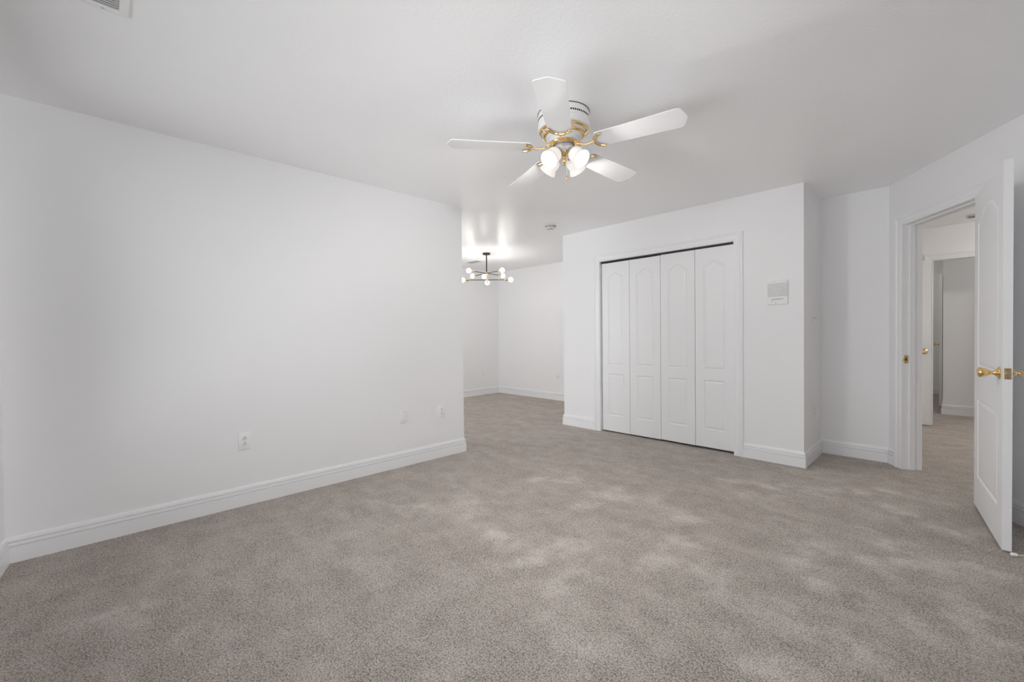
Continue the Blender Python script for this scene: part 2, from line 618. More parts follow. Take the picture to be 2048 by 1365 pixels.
def stop_mesh(M, u0, u1, zt, y0, y1, d=0.011):
    bm = bmesh.new()
    box(bm, u0, u0 + d, y0, y1, 0, zt, M)
    box(bm, u1 - d, u1, y0, y1, 0, zt, M)
    box(bm, u0 + d, u1 - d, y0, y1, zt - d, zt, M)
    return fix(bm)


# closet opening
MC = frame_matrix((0, YB, 0), (1, 0, 0), (0, 1, 0))
t1 = obj('trim_1', casing_mesh(MC, CX0, CX1, CZ), M_TRIM)
tag(t1, 'white moulded casing around the folding closet doors', 'door casing', kind='structure')
obj('jamb', jamb_mesh(MC, CX0, CX1, CZ, T, 0.0145), M_TRIM, t1)
bm = bmesh.new()
box(bm, CX0 + 0.004, CX1 - 0.004, YB + 0.022, YB + 0.052, CZ - 0.016, CZ - 0.0005)
obj('door_track', fix(bm), M_DARK, t1)

# entry opening
ME = frame_matrix(P0, DD, -NN)
t2 = obj('trim_2', casing_mesh(ME, E0, E1, EZ), M_TRIM)
tag(t2, 'white moulded casing and jamb of the open entry doorway', 'door casing', kind='structure')
obj('jamb', jamb_mesh(ME, E0, E1, EZ, T + 0.02, 0.0175), M_TRIM, t2)
obj('door_stop_strip', stop_mesh(ME, E0, E1, EZ, 0.042, 0.080), M_TRIM, t2)
# rear casing on the hallway side
MEr = frame_matrix(P0 - NN * (T + 0.0), DD * -1, NN)
# strike plate in the left jamb
bm = bmesh.new()
bevel_box(bm, E0 - 0.0005, E0 + 0.0022, 0.004, 0.036, 0.895, 0.962, 0.0008, 1, ME)
sp = obj('strike_plate', fix(bm), M_BRASS, t2)
bm = bmesh.new()
box(bm, E0 + 0.0020, E0 + 0.0028, 0.012, 0.026, 0.915, 0.942, ME)
obj('latch_hole', fix(bm), mat('dark_brass_recess', (0.10, 0.05, 0.02), 0.5), sp)
bm = bmesh.new()
tube(bm, [ME @ Vector((E0 + 0.001, 0.006, 0.929)), ME @ Vector((E0 + 0.004, -0.004, 0.929)), ME @ Vector((E0 + 0.001, -0.010, 0.929))], [0.010, 0.009, 0.006], 10)
obj('strike_lip', fix(bm), M_BRASS, sp, True)

# hallway end opening
MH = frame_matrix((0, 7.40, 0), (1, 0, 0), (0, 1, 0))
t3 = obj('trim_3', casing_mesh(MH, -0.178, 0.635, 2.030), M_TRIM)
tag(t3, 'white moulded casing around the doorway at the end of the hallway', 'door casing', kind='structure')
obj('jamb', jamb_mesh(MH, -0.178, 0.635, 2.030, T, 0.0145), M_TRIM, t3)

# ------------------------------------------------------------------ panelled doors
def offset_poly(pts, d):
    """Inward offset of a counter-clockwise outline."""
    n = len(pts)
    out = []
    for i in range(n):
        a, b, c = Vector(pts[i - 1]), Vector(pts[i]), Vector(pts[(i + 1) % n])
        d1, d2 = (b - a).normalized(), (c - b).normalized()
        n1, n2 = Vector((-d1.y, d1.x)), Vector((-d2.y, d2.x))
        m = (n1 + n2) / max(0.3, 1 + n1.dot(n2))
        out.append(b + m * d)
    return out


def arch_outline(x0, x1, z0, zs, h, n=18, power=0.85):
    pts = [(x0, z0), (x1, z0), (x1, zs)]
    for k in range(1, n):
        u = 1 - k / n
        s = 0.5 - 0.5 * math.cos(2 * math.pi * u)
        pts.append((x0 + (x1 - x0) * u, zs + h * s ** power))
    pts.append((x0, zs))
    return pts


def rect_outline(x0, x1, z0, z1):
    return [(x0, z0), (x1, z0), (x1, z1), (x0, z1)]


def panel_face(bm, W, z0, z1, outlines, y, sgn, M, mould=0.030, depth=0.007):
    """One face of a moulded door at local y, sunk towards +sgn*y; outlines are raised fields in sunk mouldings."""
    outer = [bm.verts.new((x, y, z)) for x, z in ((0, z0), (W, z0), (W, z1), (0, z1))]
    edges = [bm.edges.new((outer[i], outer[(i + 1) % 4])) for i in range(4)]
    made = list(outer)
    for ol in outlines:
        rings = []
        for off, dep in ((0, 0), (0.004, depth * 0.55), (0.009, depth), (0.013, depth), (mould * 0.62, depth * 0.55), (mould, depth * 0.15), (mould + 0.002, depth * 0.12)):
            pp = offset_poly(ol, off)
            rings.append([bm.verts.new((p[0], y + sgn * dep, p[1])) for p in pp])
        n = len(ol)
        edges += [bm.edges.new((rings[0][i], rings[0][(i + 1) % n])) for i in range(n)]
        for a, b in zip(rings[:-1], rings[1:]):
            for k in range(n):
                bm.faces.new([a[k], a[(k + 1) % n], b[(k + 1) % n], b[k]])
        bm.faces.new(rings[-1])
        for r in rings:
            made += r
    bmesh.ops.triangle_fill(bm, use_beauty=True, use_dissolve=False, edges=edges)
    return outer, made


def door_mesh(W, z0, z1, t, outlines, M=None, back=True):
    bm = bmesh.new()
    a, m1 = panel_face(bm, W, z0, z1, outlines, 0.0, 1, M)
    b, m2 = panel_face(bm, W, z0, z1, outlines if back else [], t, -1, M)
    for i in range(4):
        bm.faces.new([a[i], a[(i + 1) % 4], b[(i + 1) % 4], b[i]])
    if M is not None:
        for v in bm.verts:
            v.co = M @ v.co
    fix(bm)
    return bm


# folding closet doors: two hinged pairs
closet = empty('door_1', ((CX0 + CX1) / 2, YB + 0.03, 0), label='four white folding closet doors with arched raised panels', cat='closet door', kind='structure')
gap = 0.0045
Wd = (CX1 - CX0 - 0.018 - 3 * gap) / 4
cxm = (CX0 + CX1) / 2
for k in range(4):
    x0 = CX0 + 0.011 + k * (Wd + gap)
    zt = CZ - 0.020 - (0.004 if k < 2 else 0.0)
    zb = (0.016, 0.018, 0.022, 0.024)[k]
    ol = [arch_outline(0.083, Wd - 0.083, 0.800, 1.832, 0.052), rect_outline(0.083, Wd - 0.083, 0.203, 0.694)]
    ang = math.radians((0.35, -0.35, 0.5, -0.5)[k])
    # the pairs bow out a trace at the fold
    yk = YB + 0.026 - (0.0 if k in (0, 2) else 0.0)
    Mk = Matrix.Translation((x0 - cxm, yk - YB - 0.03, 0)) @ Matrix.Translation((0 if k in (0, 2) else Wd, 0, 0)) @ Matrix.Rotation(-ang, 4, 'Z') @ Matrix.Translation((0 if k in (0, 2) else -Wd, 0, 0))
    obj('door_leaf', door_mesh(Wd, zb, zt, 0.030, ol, Mk, back=False), M_DOOR, closet)
bm = bmesh.new()
for x in (CX0 + 0.03, cxm - 0.03, cxm + 0.03, CX1 - 0.03):
    tube(bm, [(x - cxm, 0.008, CZ - 0.030), (x - cxm, 0.008, CZ - 0.0165)], 0.004, 8)
obj('top_pivot', fix(bm), M_PLATE, closet)

# open entry door, swung almost back to the wall
HA = Vector((0.097, 4.174, 0))
FA = Vector((0.178, 3.380, 0))
ud = (FA - HA).normalized()
DW = (FA - HA).length
nd = Vector((-ud.y, ud.x, 0))                # towards the wall behind the door
MD = frame_matrix(HA, ud, nd)
ol = [arch_outline(0.112, DW - 0.112, 0.930, 1.850, 0.085, 24, 0.8), rect_outline(0.112, DW - 0.112, 0.215, 0.725)]
entry = obj('door_2', door_mesh(DW, 0.014, 2.044, 0.035, ol), M_DOOR)
entry.matrix_world = MD
tag(entry, 'white panelled entry door standing open, with brass knobs', 'door', kind='structure')
KZ, KU = 0.937, DW - 0.062


def knob_mesh():
    bm = bmesh.new()
    prof = [(0, 0), (0.033, 0), (0.0335, 0.003), (0.030, 0.0065), (0.022, 0.010), (0.0145, 0.016), (0.0105, 0.024), (0.0105, 0.030),
            (0.013, 0.036), (0.0185, 0.044), (0.0235, 0.054), (0.0262, 0.064), (0.0262, 0.072), (0.024, 0.078), (0.019, 0.0815), (0.017, 0.082), (0.0155, 0.0808), (0, 0.0808)]
    lathe(bm, prof, 40)
    return fix(bm)


def place_knob(parent, loc, axis):
    k = obj('door_knob', knob_mesh(), M_BRASS, parent, True)
    q = Vector(axis).to_track_quat('Z', 'X').to_matrix().to_4x4()
    k.matrix_local = Matrix.Translation(loc) @ q
    k['label'] = 'polished brass door knob'
    return k


place_knob(entry, (KU, 0, KZ), (0, -1, 0))
place_knob(entry, (KU, 0.035, KZ), (0, 1, 0))
bm = bmesh.new()
bevel_box(bm, DW - 0.001, DW + 0.0015, 0.0055, 0.0305, KZ - 0.029, KZ + 0.029, 0.0006, 1)
lp = obj('latch_plate', fix(bm), M_BRASS, entry)
bm = bmesh.new()
tube(bm, [(DW + 0.001, 0.018, KZ), (DW + 0.009, 0.018, KZ)], [0.0095, 0.0075], 16)
obj('latch_bolt', fix(bm), M_STEEL, lp, True)
M_WORN = mat('worn_screw', (0.35, 0.20, 0.08), 0.3, metal=0.9)
for dz in (-0.021, 0.021):
    bm = bmesh.new()
    tube(bm, [(DW + 0.001, 0.018, KZ + dz), (DW + 0.0022, 0.018, KZ + dz)], 0.0035, 10)
    obj('screw', fix(bm), M_WORN, lp)
for z in (0.25, 1.05, 1.83):
    bm = bmesh.new()
    tube(bm, [(-0.005, 0.040, z - 0.045), (-0.005, 0.040, z + 0.045)], 0.006, 12)
    box(bm, -0.0012, 0.0, 0.002, 0.036, z - 0.043, z + 0.043)
    obj('hinge', fix(bm), M_BRASS, entry, True)

# hallway side door (only its knob shows past the jamb)
d3 = obj('door_3', door_mesh(0.76, 0.012, 2.03, 0.035, [arch_outline(0.112, 0.648, 0.93, 1.85, 0.08), rect_outline(0.112, 0.648, 0.215, 0.725)]), M_DOOR)
d3.matrix_world = frame_matrix((-0.948, 7.285, 0), (1, 0, 0), (0, 1, 0))
tag(d3, 'white closed hallway door, its small brass knob showing beside the near jamb', 'door', kind='structure')
place_knob(d3, (0.70, 0, 0.915), (0, -1, 0))

# door beyond, opened flat and seen on its edge
d4 = obj('door_4', door_mesh(0.76, 0.012, 2.03, 0.035, [arch_outline(0.112, 0.648, 0.93, 1.85, 0.08), rect_outline(0.112, 0.648, 0.215, 0.725)]), M_DOOR)
d4.matrix_world = frame_matrix((-0.152, 9.99, 0), (0, -1, 0), (1, 0, 0))
tag(d4, 'farthest white door beyond the hallway, seen edge-on with a small brass knob', 'door', kind='structure')
place_knob(d4, (0.70, 0, 0.965), (0, -1, 0))

# ------------------------------------------------------------------ windows behind the viewpoint
def window(name, M, u0, u1, z0, z1, t, label):
    bm = bmesh.new()
    f = 0.05
    y0, y1 = 0.05, 0.10
    box(bm, u0, u1, y0, y1, z0, z0 + f, M)
    box(bm, u0, u1, y0, y1, z1 - f, z1, M)
    box(bm, u0, u0 + f, y0, y1, z0 + f, z1 - f, M)
    box(bm, u1 - f, u1, y0, y1, z0 + f, z1 - f, M)
    mid = (u0 + u1) / 2
    box(bm, mid - 0.03, mid + 0.03, y0, y1, z0 + f, z1 - f, M)
    w = obj(name, fix(bm), M_TRIM)
    tag(w, label, 'window', kind='structure')
    for a, b in ((u0 + f, mid - 0.03), (mid + 0.03, u1 - f)):
        bm = bmesh.new()
        box(bm, a, b, 0.072, 0.078, z0 + f, z1 - f, M)
        obj('pane', fix(bm), M_GLASS, w)
    bm = bmesh.new()
    box(bm, u0 - 0.04, u1 + 0.04, -0.03, 0.05, z0 - 0.025, z0, M)
    obj('window_sill', fix(bm), M_TRIM, w)


window('window_1', frame_matrix(NEAR_P0, NEAR_DIR, (-0.0801, -0.99679, 0)), WIN_S[0], WIN_S[1], WIN_Z[0], WIN_Z[1], 0.14, 'wide white two-pane window in the near wall')
window('added_window', frame_matrix((XR, -0.90, 0), (0, 1, 0), (1, 0, 0)), 0.27, 2.05, 0.40, 2.25, T, 'white two-pane window added in the right wall for fill light')  # made-up window, put in to admit the fill from the right
window('window_2', frame_matrix((XFL, YFN, 0), (1, 0, 0), (0, -1, 0)), 0.55, 2.35, 0.75, 2.1, 0.14, 'white two-pane window of the next room')

# ------------------------------------------------------------------ wall plates
def plate(name, center, right, out, w, h, label, cat, group=None, kind='outlet'):
    """Local x along the wall, y out of it, z up."""
    right, out = Vector(right), Vector(out)
    root = bpy.data.objects.new(name, None)
    root.empty_display_size = 0.03
    COL.objects.link(root)
    root.matrix_world = frame_matrix(center, right, out)
    tag(root, label, cat, group)
    bm = bmesh.new()
    bevel_box(bm, -w / 2, w / 2, 0.0, 0.006, -h / 2, h / 2, 0.0025, 2)
    obj('cover_plate', fix(bm), M_PLATE, root, True)
    if kind == 'outlet':
        for dz in (-0.0195, 0.0195):
            bm = bmesh.new()
            pts = []
            for k in range(32):
                a = 2 * math.pi * k / 32
                pts.append((0.0165 * math.cos(a), max(-0.0135, min(0.0135, 0.0168 * math.sin(a)))))
            vs = [bm.verts.new((x, 0.0055, z + dz)) for x, z in pts]
            vt = [bm.verts.new((x * 0.96, 0.0085, z * 0.96 + dz)) for x, z in pts]
            for k in range(32):
                bm.faces.new([vs[k], vs[(k + 1) % 32], vt[(k + 1) % 32], vt[k]])
            bm.faces.new(vt)
            r = obj('receptacle', fix(bm), M_PLATE, root)
            bm = bmesh.new()
            box(bm, -0.0082, -0.0052, 0.0080, 0.0088, dz - 0.0070, dz + 0.0020)
            box(bm, 0.0052, 0.0082, 0.0080, 0.0088, dz - 0.0065, dz + 0.0015)
            tube(bm, [(0, 0.0080, dz + 0.0080), (0, 0.0088, dz + 0.0080)], 0.0034, 12)
            obj('slot', fix(bm), M_DARK, r)
        scr = [0.0]
    elif kind == 'blank':
        scr = [-0.041, 0.041]
    else:
        scr = []
        for dx in (-0.023, 0.023):
            bm = bmesh.new()
            bevel_box(bm, dx - 0.0055, dx + 0.0055, 0.0055, 0.0072, -0.0125, 0.0125, 0.0006, 1)
            s = obj('switch_frame', fix(bm), M_GREYPL, root)
            bm = bmesh.new()
            Mx = Matrix.Translation((dx, 0.006, 0)) @ Matrix.Rotation(math.radians(-28 if dx < 0 else 28), 4, 'X')
            bevel_box(bm, -0.0045, 0.0045, 0, 0.013, -0.0045, 0.0045, 0.001, 1, Mx)
            obj('toggle', fix(bm), M_PLATE, s)
        for dx, dz in ((-0.023, -0.030), (-0.023, 0.030), (0.023, -0.030), (0.023, 0.030)):
            bm = bmesh.new()
            tube(bm, [(dx, 0.0055, dz), (dx, 0.0068, dz)], 0.003, 10)
            obj('screw', fix(bm), M_SCREW, root)
    for dz in scr:
        bm = bmesh.new()
        tube(bm, [(0, 0.0055, dz), (0, 0.0068, dz)], 0.0032, 10)
        obj('screw', fix(bm), M_SCREW, root)
    return root


# left wall: looking at it, +y runs to the right
LR, LO = (0, 1, 0), (1, 0, 0)
plate('wall_outlet', (XL, 0.722, 0.446), LR, LO, 0.075, 0.118, 'white duplex outlet low on the left wall, nearest and largest of the outlets', 'outlet')
plate('blank_wall_plate', (XL, 1.955, 0.443), LR, LO, 0.070, 0.115, 'blank white cover plate with two screws on the left wall', 'cover plate', kind='blank')
plate('wall_outlet', (XL, 2.366, 0.436), LR, LO, 0.070, 0.115, 'white duplex outlet close to the free end of the left wall', 'outlet')
# return wall (faces +x)
plate('wall_outlet', (XC, 4.705, 0.440), LR, LO, 0.070, 0.115, 'white outlet low on the shaded narrow return wall', 'outlet')
plate('light_switch', (XC, 4.700, 1.293), LR, LO, 0.115, 0.118, 'white double toggle light switch on the shaded narrow return wall', 'light switch', kind='switch')
plate('wall_outlet', (XFL, 5.435, 0.436), LR, LO, 0.070, 0.115, 'small white outlet on the left wall of the next room', 'outlet')
plate('wall_outlet', (-4.897, YFB, 0.436), (-1, 0, 0), (0, -1, 0), 0.070, 0.115, 'small white outlet on the back wall of the next room, near the closet wall edge', 'outlet')

# ------------------------------------------------------------------ door chime on the closet wall
ch = empty('door_chime', (-1.084, YB, 1.518), label='square white door chime cover on the wall between closet doors and corner', cat='door chime')
w2, h2 = 0.080, 0.106
bm = bmesh.new()
bevel_box(bm, -w2, w2, -0.016, 0, -h2, h2, 0.004, 2)
obj('cover', fix(bm), M_PLATE, ch, True)
bm = bmesh.new()
box(bm, -w2 + 0.003, w2 - 0.004, -0.0172, -0.015, -h2 + 0.070, h2 - 0.022)
sg = obj('speaker_grille', fix(bm), mat('grille_recess', (0.66, 0.66, 0.66), 0.5), ch)
bm = bmesh.new()
for k in range(11):
    z = -h2 + 0.076 + k * 0.0107
    bevel_box(bm, -w2 + 0.006, w2 - 0.007, -0.0200, -0.017, z, z + 0.0058, 0.001, 1)
obj('grille_slats', fix(bm), mat('light_grey_plastic', (0.80, 0.80, 0.80), 0.4), sg)
bm = bmesh.new()
ov = [(0.050 * math.cos(a) - 0.002, -0.0208, 0.014 + 0.046 * math.sin(a)) for a in [2 * math.pi * k / 36 for k in range(37)]]
tube(bm, ov, 0.0016, 6, caps=False)
obj('emblem_ring', fix(bm), mat('mid_grey_relief', (0.72, 0.72, 0.72), 0.4), sg)
# crescent mark and the small script beside it
bm = bmesh.new()
o1, o2 = [], []
for k in range(17):
    a = math.radians(-100 + 200 * k / 16)
    o1.append((-0.045 + 0.0115 * math.cos(a), -0.0166, -0.064 + 0.0135 * math.sin(a)))
    o2.append((-0.0475 + 0.0090 * math.cos(a), -0.0166, -0.063 + 0.0125 * math.sin(a)))
vs1 = [bm.verts.new(p) for p in o1]
vs2 = [bm.verts.new(p) for p in o2]
for k in range(16):
    bm.faces.new([vs1[k], vs1[k + 1], vs2[k + 1], vs2[k]])
obj('crescent_mark', bm, M_INK, ch)
bm = bmesh.new()
script = []
for k in range(90):
    t = k / 89
    x = -0.030 + 0.080 * t + 0.0035 * math.sin(t * 62)
    z = -0.060 + (0.0075 * (1 - t) + 0.0035) * math.sin(t * 55 + 0.8) * (1 - 0.35 * math.sin(t * 9)) + 0.002 * t
    script.append((x, -0.0164, z))
tube(bm, script, 0.0009, 5)
obj('script_mark', fix(bm), M_INK, ch)
for z, r in ((h2 - 0.013, 0.0035), (-h2 + 0.014, 0.0040)):
    bm = bmesh.new()
    tube(bm, [(-0.012, -0.015, z), (-0.012, -0.0175, z)], r, 12)
    obj('screw', fix(bm), M_SCREW if z > 0 else M_INK, ch)

# ------------------------------------------------------------------ ceiling fittings
# air return grille near the top left of the room
gv = empty('ceiling_vent', (-2.28, 0.11, H), label='large white louvred return air grille in the ceiling near the left wall', cat='air vent')
GX, GY = 0.46, 0.62          # extends +x and -y from its corner
bm = bmesh.new()
fr = 0.030
ol_o = [(0, 0), (GX, 0), (GX, -GY), (0, -GY)]
ol_i = [(fr, -fr), (GX - fr, -fr), (GX - fr, -GY + fr), (fr, -GY + fr)]
vo = [bm.verts.new((x, y, -0.001)) for x, y in ol_o]
v1 = [bm.verts.new((x * 0.99 + 0.002, y * 0.99 - 0.002, -0.007)) for x, y in ol_o]
v2 = [bm.verts.new((x, y, -0.012)) for x, y in ol_i]
v3 = [bm.verts.new((x, y, -0.0015)) for x, y in ol_i]
for A, B in ((vo, v1), (v1, v2), (v2, v3)):
    for k in range(4):
        bm.faces.new([A[k], A[(k + 1) % 4], B[(k + 1) % 4], B[k]])
obj('vent_frame', fix(bm), M_PLATE, gv)
bm = bmesh.new()
box(bm, fr, GX - fr, -GY + fr, -fr, -0.0015, -0.0005)
obj('backing', fix(bm), mat('vent_backing', (0.62, 0.62, 0.62), 0.6), gv)
bm = bmesh.new()
n = 27
for k in range(n):
    x = fr + 0.006 + (GX - 2 * fr - 0.012) * k / (n - 1)
    Ms = Matrix.Translation((x, 0, -0.0075)) @ Matrix.Rotation(math.radians(38), 4, 'Y')
    box(bm, -0.0068, 0.0068, -GY + fr, -fr - 0.006, -0.0005, 0.0005, Ms)
lv = obj('louvre', fix(bm), M_PLATE, gv)
bm = bmesh.new()
tube(bm, [(0.018, -0.075, -0.008), (0.018, -0.075, -0.0125)], 0.004, 10)
obj('screw', fix(bm), M_SCREW, gv)

# supply register in the ceiling of the next room
fv = empty('ceiling_register', (-5.72, 4.66, H), label='small white air register in the ceiling of the next room behind the chandelier', cat='air vent')
bm = bmesh.new()
bevel_box(bm, -0.17, 0.17, -0.09, 0.09, -0.012, -0.0005, 0.003, 1)
obj('vent_frame', fix(bm), M_PLATE, fv)
bm = bmesh.new()
for k in range(9):
    Ms = Matrix.Translation((0, -0.064 + 0.016 * k, -0.014)) @ Matrix.Rotation(math.radians(35), 4, 'X')
    box(bm, -0.145, 0.145, -0.006, 0.006, -0.0006, 0.0006, Ms)
obj('louvre', fix(bm), M_GREYPL, fv)
# hallway register
hv = empty('ceiling_register', (0.20, 7.00, H), label='grey air register in the hallway ceiling above the open door', cat='air vent')
bm = bmesh.new()
bevel_box(bm, -0.10, 0.16, -0.08, 0.08, -0.012, -0.0005, 0.003, 1)
obj('vent_frame', fix(bm), M_GREYPL, hv)
bm = bmesh.new()
for k in range(7):
    Ms = Matrix.Translation((0, -0.057 + 0.019 * k, -0.014)) @ Matrix.Rotation(math.radians(35), 4, 'X')
    box(bm, -0.09, 0.15, -0.006, 0.006, -0.0006, 0.0006, Ms)
obj('louvre', fix(bm), M_GREYPL, hv)

# smoke detector
sd = empty('smoke_detector', (-3.285, 3.828, H), rotz=0.8, label='round off-white smoke detector on the ceiling by the closet wall', cat='smoke detector')
bm = bmesh.new()
lathe(bm, [(0, 0), (0.066, 0), (0.066, -0.009), (0.060, -0.011)], 40)
obj('mounting_base', fix(bm), M_GREYPL, sd, True)
bm = bmesh.new()
lathe(bm, [(0.054, -0.010), (0.054, -0.018), (0.056, -0.020), (0.056, -0.030), (0.050, -0.037), (0.020, -0.041), (0, -0.041)], 40)
obj('housing', fix(bm), mat('aged_ivory_plastic', (0.66, 0.66, 0.62), 0.45), sd, True)
bm = bmesh.new()
for k in range(22):
    a = 2 * math.pi * k / 22
    Mx = Matrix.Rotation(a, 4, 'Z')
    box(bm, 0.0535, 0.0550, -0.0045, 0.0045, -0.0185, -0.0125, Mx)
obj('vent_slots', fix(bm), mat('slot_grey', (0.16, 0.16, 0.15), 0.6), sd)
bm = bmesh.new()
tube(bm, [(0, -0.032, -0.037), (0, -0.033, -0.042)], 0.007, 14)
obj('test_button', fix(bm), mat('button_grey', (0.25, 0.25, 0.24), 0.5), sd)

# ------------------------------------------------------------------ ceiling fan
FAN = Vector((-1.577, 1.962, 0))
fan = empty('ceiling_fan', (FAN.x, FAN.y, H), label='white five-blade ceiling fan with brass trim and four lit glass shades', cat='ceiling fan')
bm = bmesh.new()
lathe(bm, [(0, 0), (0.146, 0), (0.1480, -0.006), (0.1480, -0.052), (0.1465, -0.056), (0.1485, -0.060), (0.1500, -0.070), (0.1490, -0.084), (0.1440, -0.096), (0.1370, -0.101)], 64)
obj('motor_housing', fix(bm), M_FAN, fan, True)
bm = bmesh.new()
lathe(bm, [(0.1475, 0.0), (0.1500, 0.0), (0.1500, -0.003), (0.1478, -0.004)], 64)
obj('dark_rim', fix(bm), mat('fan_rim_grey', (0.10, 0.09, 0.09), 0.4), fan, True)
for run in range(3):
    bm = bmesh.new()
    for k in range(12):
        Mx = Matrix.Rotation(2 * math.pi * (k + 24 * run + 16) / 72, 4, 'Z')
        box(bm, 0.1472, 0.1486, -0.0042, 0.0042, -0.045, -0.035, Mx)
    obj('vent_slots', fix(bm), M_DARK, fan)


def fan_ring(name, prof, m):
    bm = bmesh.new()
    lathe(bm, prof, 64)
    obj(name, fix(bm), m, fan, True)


fan_ring('brass_band', [(0.1385, -0.0975), (0.1430, -0.099), (0.1425, -0.1075), (0.1370, -0.1115), (0.1290, -0.1115), (0.1280, -0.107)], M_BRASS)
fan_ring('lower_housing', [(0.1295, -0.107), (0.1260, -0.117), (0.1180, -0.121)], M_FAN)
fan_ring('brass_band', [(0.1175, -0.1175), (0.1225, -0.119), (0.1215, -0.1275), (0.1150, -0.1315), (0.1060, -0.1315), (0.1050, -0.127)], M_BRASS)
fan_ring('flywheel', [(0.1070, -0.127), (0.1040, -0.137), (0.0860, -0.146), (0.0800, -0.158), (0.0780, -0.168), (0.030, -0.170)], M_FAN)
fan_ring('mounting_ring', [(0.060, -0.164), (0.088, -0.168), (0.092, -0.174), (0.088, -0.180), (0.062, -0.182)], M_BRASS)
for k in range(10):                                   # small brass bosses across the two bands
    a = math.radians(15.2 + 36 * k + 18)
    bm = bmesh.new()
    tube(bm, [(0.140 * math.cos(a), 0.140 * math.sin(a), -0.108), (0.119 * math.cos(a), 0.119 * math.sin(a), -0.129)], 0.003, 8)
    if k % 2 == 0:
        obj('brass_clip', fix(bm), M_BRASS, fan, True)
    else:
        bm.free()

ZB = -0.193            # blade plane below the ceiling


def blade_mesh():
    r0, r1 = 0.205, 0.672
    n = 22
    th = 0.0055
    out = []
    # outline as half-widths along the radius, ogee corners at the tip
    pts = []
    for k in range(n + 1):
        t = k / n
        r = r0 + (r1 - 0.048 - r0) * t
        pts.append((r, 0.064 + 0.0135 * t))
    tip = [(r1 - 0.036, 0.0768), (r1 - 0.026, 0.0710), (r1 - 0.018, 0.056), (r1 - 0.012, 0.037), (r1 - 0.004, 0.018), (r1, 0.0)]
    root = [(r0 - 0.012, 0.0), (r0 - 0.011, 0.034), (r0 - 0.007, 0.055)]
    half = root + pts + tip
    loop = half + [(x, -y) for x, y in reversed(half[1:-1])]
    bm = bmesh.new()
    a = [bm.verts.new((x, y, -th / 2)) for x, y in loop]
    b = [bm.verts.new((x, y, th / 2)) for x, y in loop]
    bm.faces.new(a)
    bm.faces.new(b)
    m = len(loop)
    for i in range(m):
        bm.faces.new([a[i], a[(i + 1) % m], b[(i + 1) % m], b[i]])
    return fix(bm)


def iron_mesh():
    """Brass blade bracket: a stem from the flywheel ending in a crescent under the blade root."""
    bm = bmesh.new()
    tube(bm, [(0.085, 0, 0.006), (0.115, 0, -0.004), (0.140, 0, -0.012), (0.165, 0, -0.010), (0.186, 0, -0.007)], [0.008, 0.0065, 0.0055, 0.0055, 0.006], 10)
    arc = []
    for k in range(19):
        a = math.radians(110 + 140 * k / 18)
        arc.append((0.254 + 0.068 * math.cos(a), 0.061 * math.sin(a), -0.0090))
    tube(bm, arc, [0.0050] + [0.0074] * 17 + [0.0050], 8)
    for s in (-1, 1):
        ball(bm, (0.2307, s * 0.0573, -0.0090), 0.0078, 12)
        tube(bm, [(0.108, s * 0.0, -0.002), (0.100, s * 0.018, 0.004), (0.088, s * 0.026, 0.010)], [0.005, 0.004, 0.004], 8)
    return fix(bm)


for k in range(5):
    a = math.radians(15.2 + 72 * k)
    Mb = Matrix.Translation((0, 0, ZB)) @ Matrix.Rotation(math.radians(1.6), 4, Vector((math.sin(math.radians(304)), -math.cos(math.radians(304)), 0))) @ Matrix.Rotation(a, 4, 'Z') @ Matrix.Rotation(math.radians(-8.5), 4, 'X')
    bl = obj('blade', blade_mesh(), M_BLADE, fan)
    bl.matrix_local = Mb
    ir = obj('blade_bracket', iron_mesh(), M_BRASS, fan, True)
    ir.matrix_local = Mb

# light kit
bm = bmesh.new()
lathe(bm, [(0.030, -0.168), (0.050, -0.174), (0.062, -0.192), (0.064, -0.206), (0.058, -0.216), (0.045, -0.222), (0, -0.222)], 48)
obj('switch_housing', fix(bm), M_SATIN, fan, True)
bm = bmesh.new()
lathe(bm, [(0.034, -0.218), (0.036, -0.228), (0.026, -0.236), (0.014, -0.243), (0.010, -0.252), (0.014, -0.262), (0.012, -0.272), (0.006, -0.280), (0.008, -0.288), (0.004, -0.296), (0, -0.298)], 32)
obj('finial', fix(bm), M_BRASS, fan, True)
lat = Vector((RT.x, RT.y, 0)).normalized()
far = Vector((FW.x, FW.y, 0)).normalized()


def shade_mesh():
    """Bell glass: a rounded body, a waist and a flared lip; local +Z is the opening direction."""
    pr = [(0.0185, 0.0), (0.030, 0.003), (0.0385, 0.012), (0.0425, 0.025), (0.0430, 0.040), (0.0405, 0.053), (0.0400, 0.062), (0.0440, 0.068), (0.0480, 0.073), (0.0500, 0.081), (0.0525, 0.088)]
    inner = [(r - 0.0028, z + (0.003 if i == 0 else 0)) for i, (r, z) in enumerate(pr)]
    bm = bmesh.new()
    lathe(bm, pr + inner[::-1], 40)
    return fix(bm)


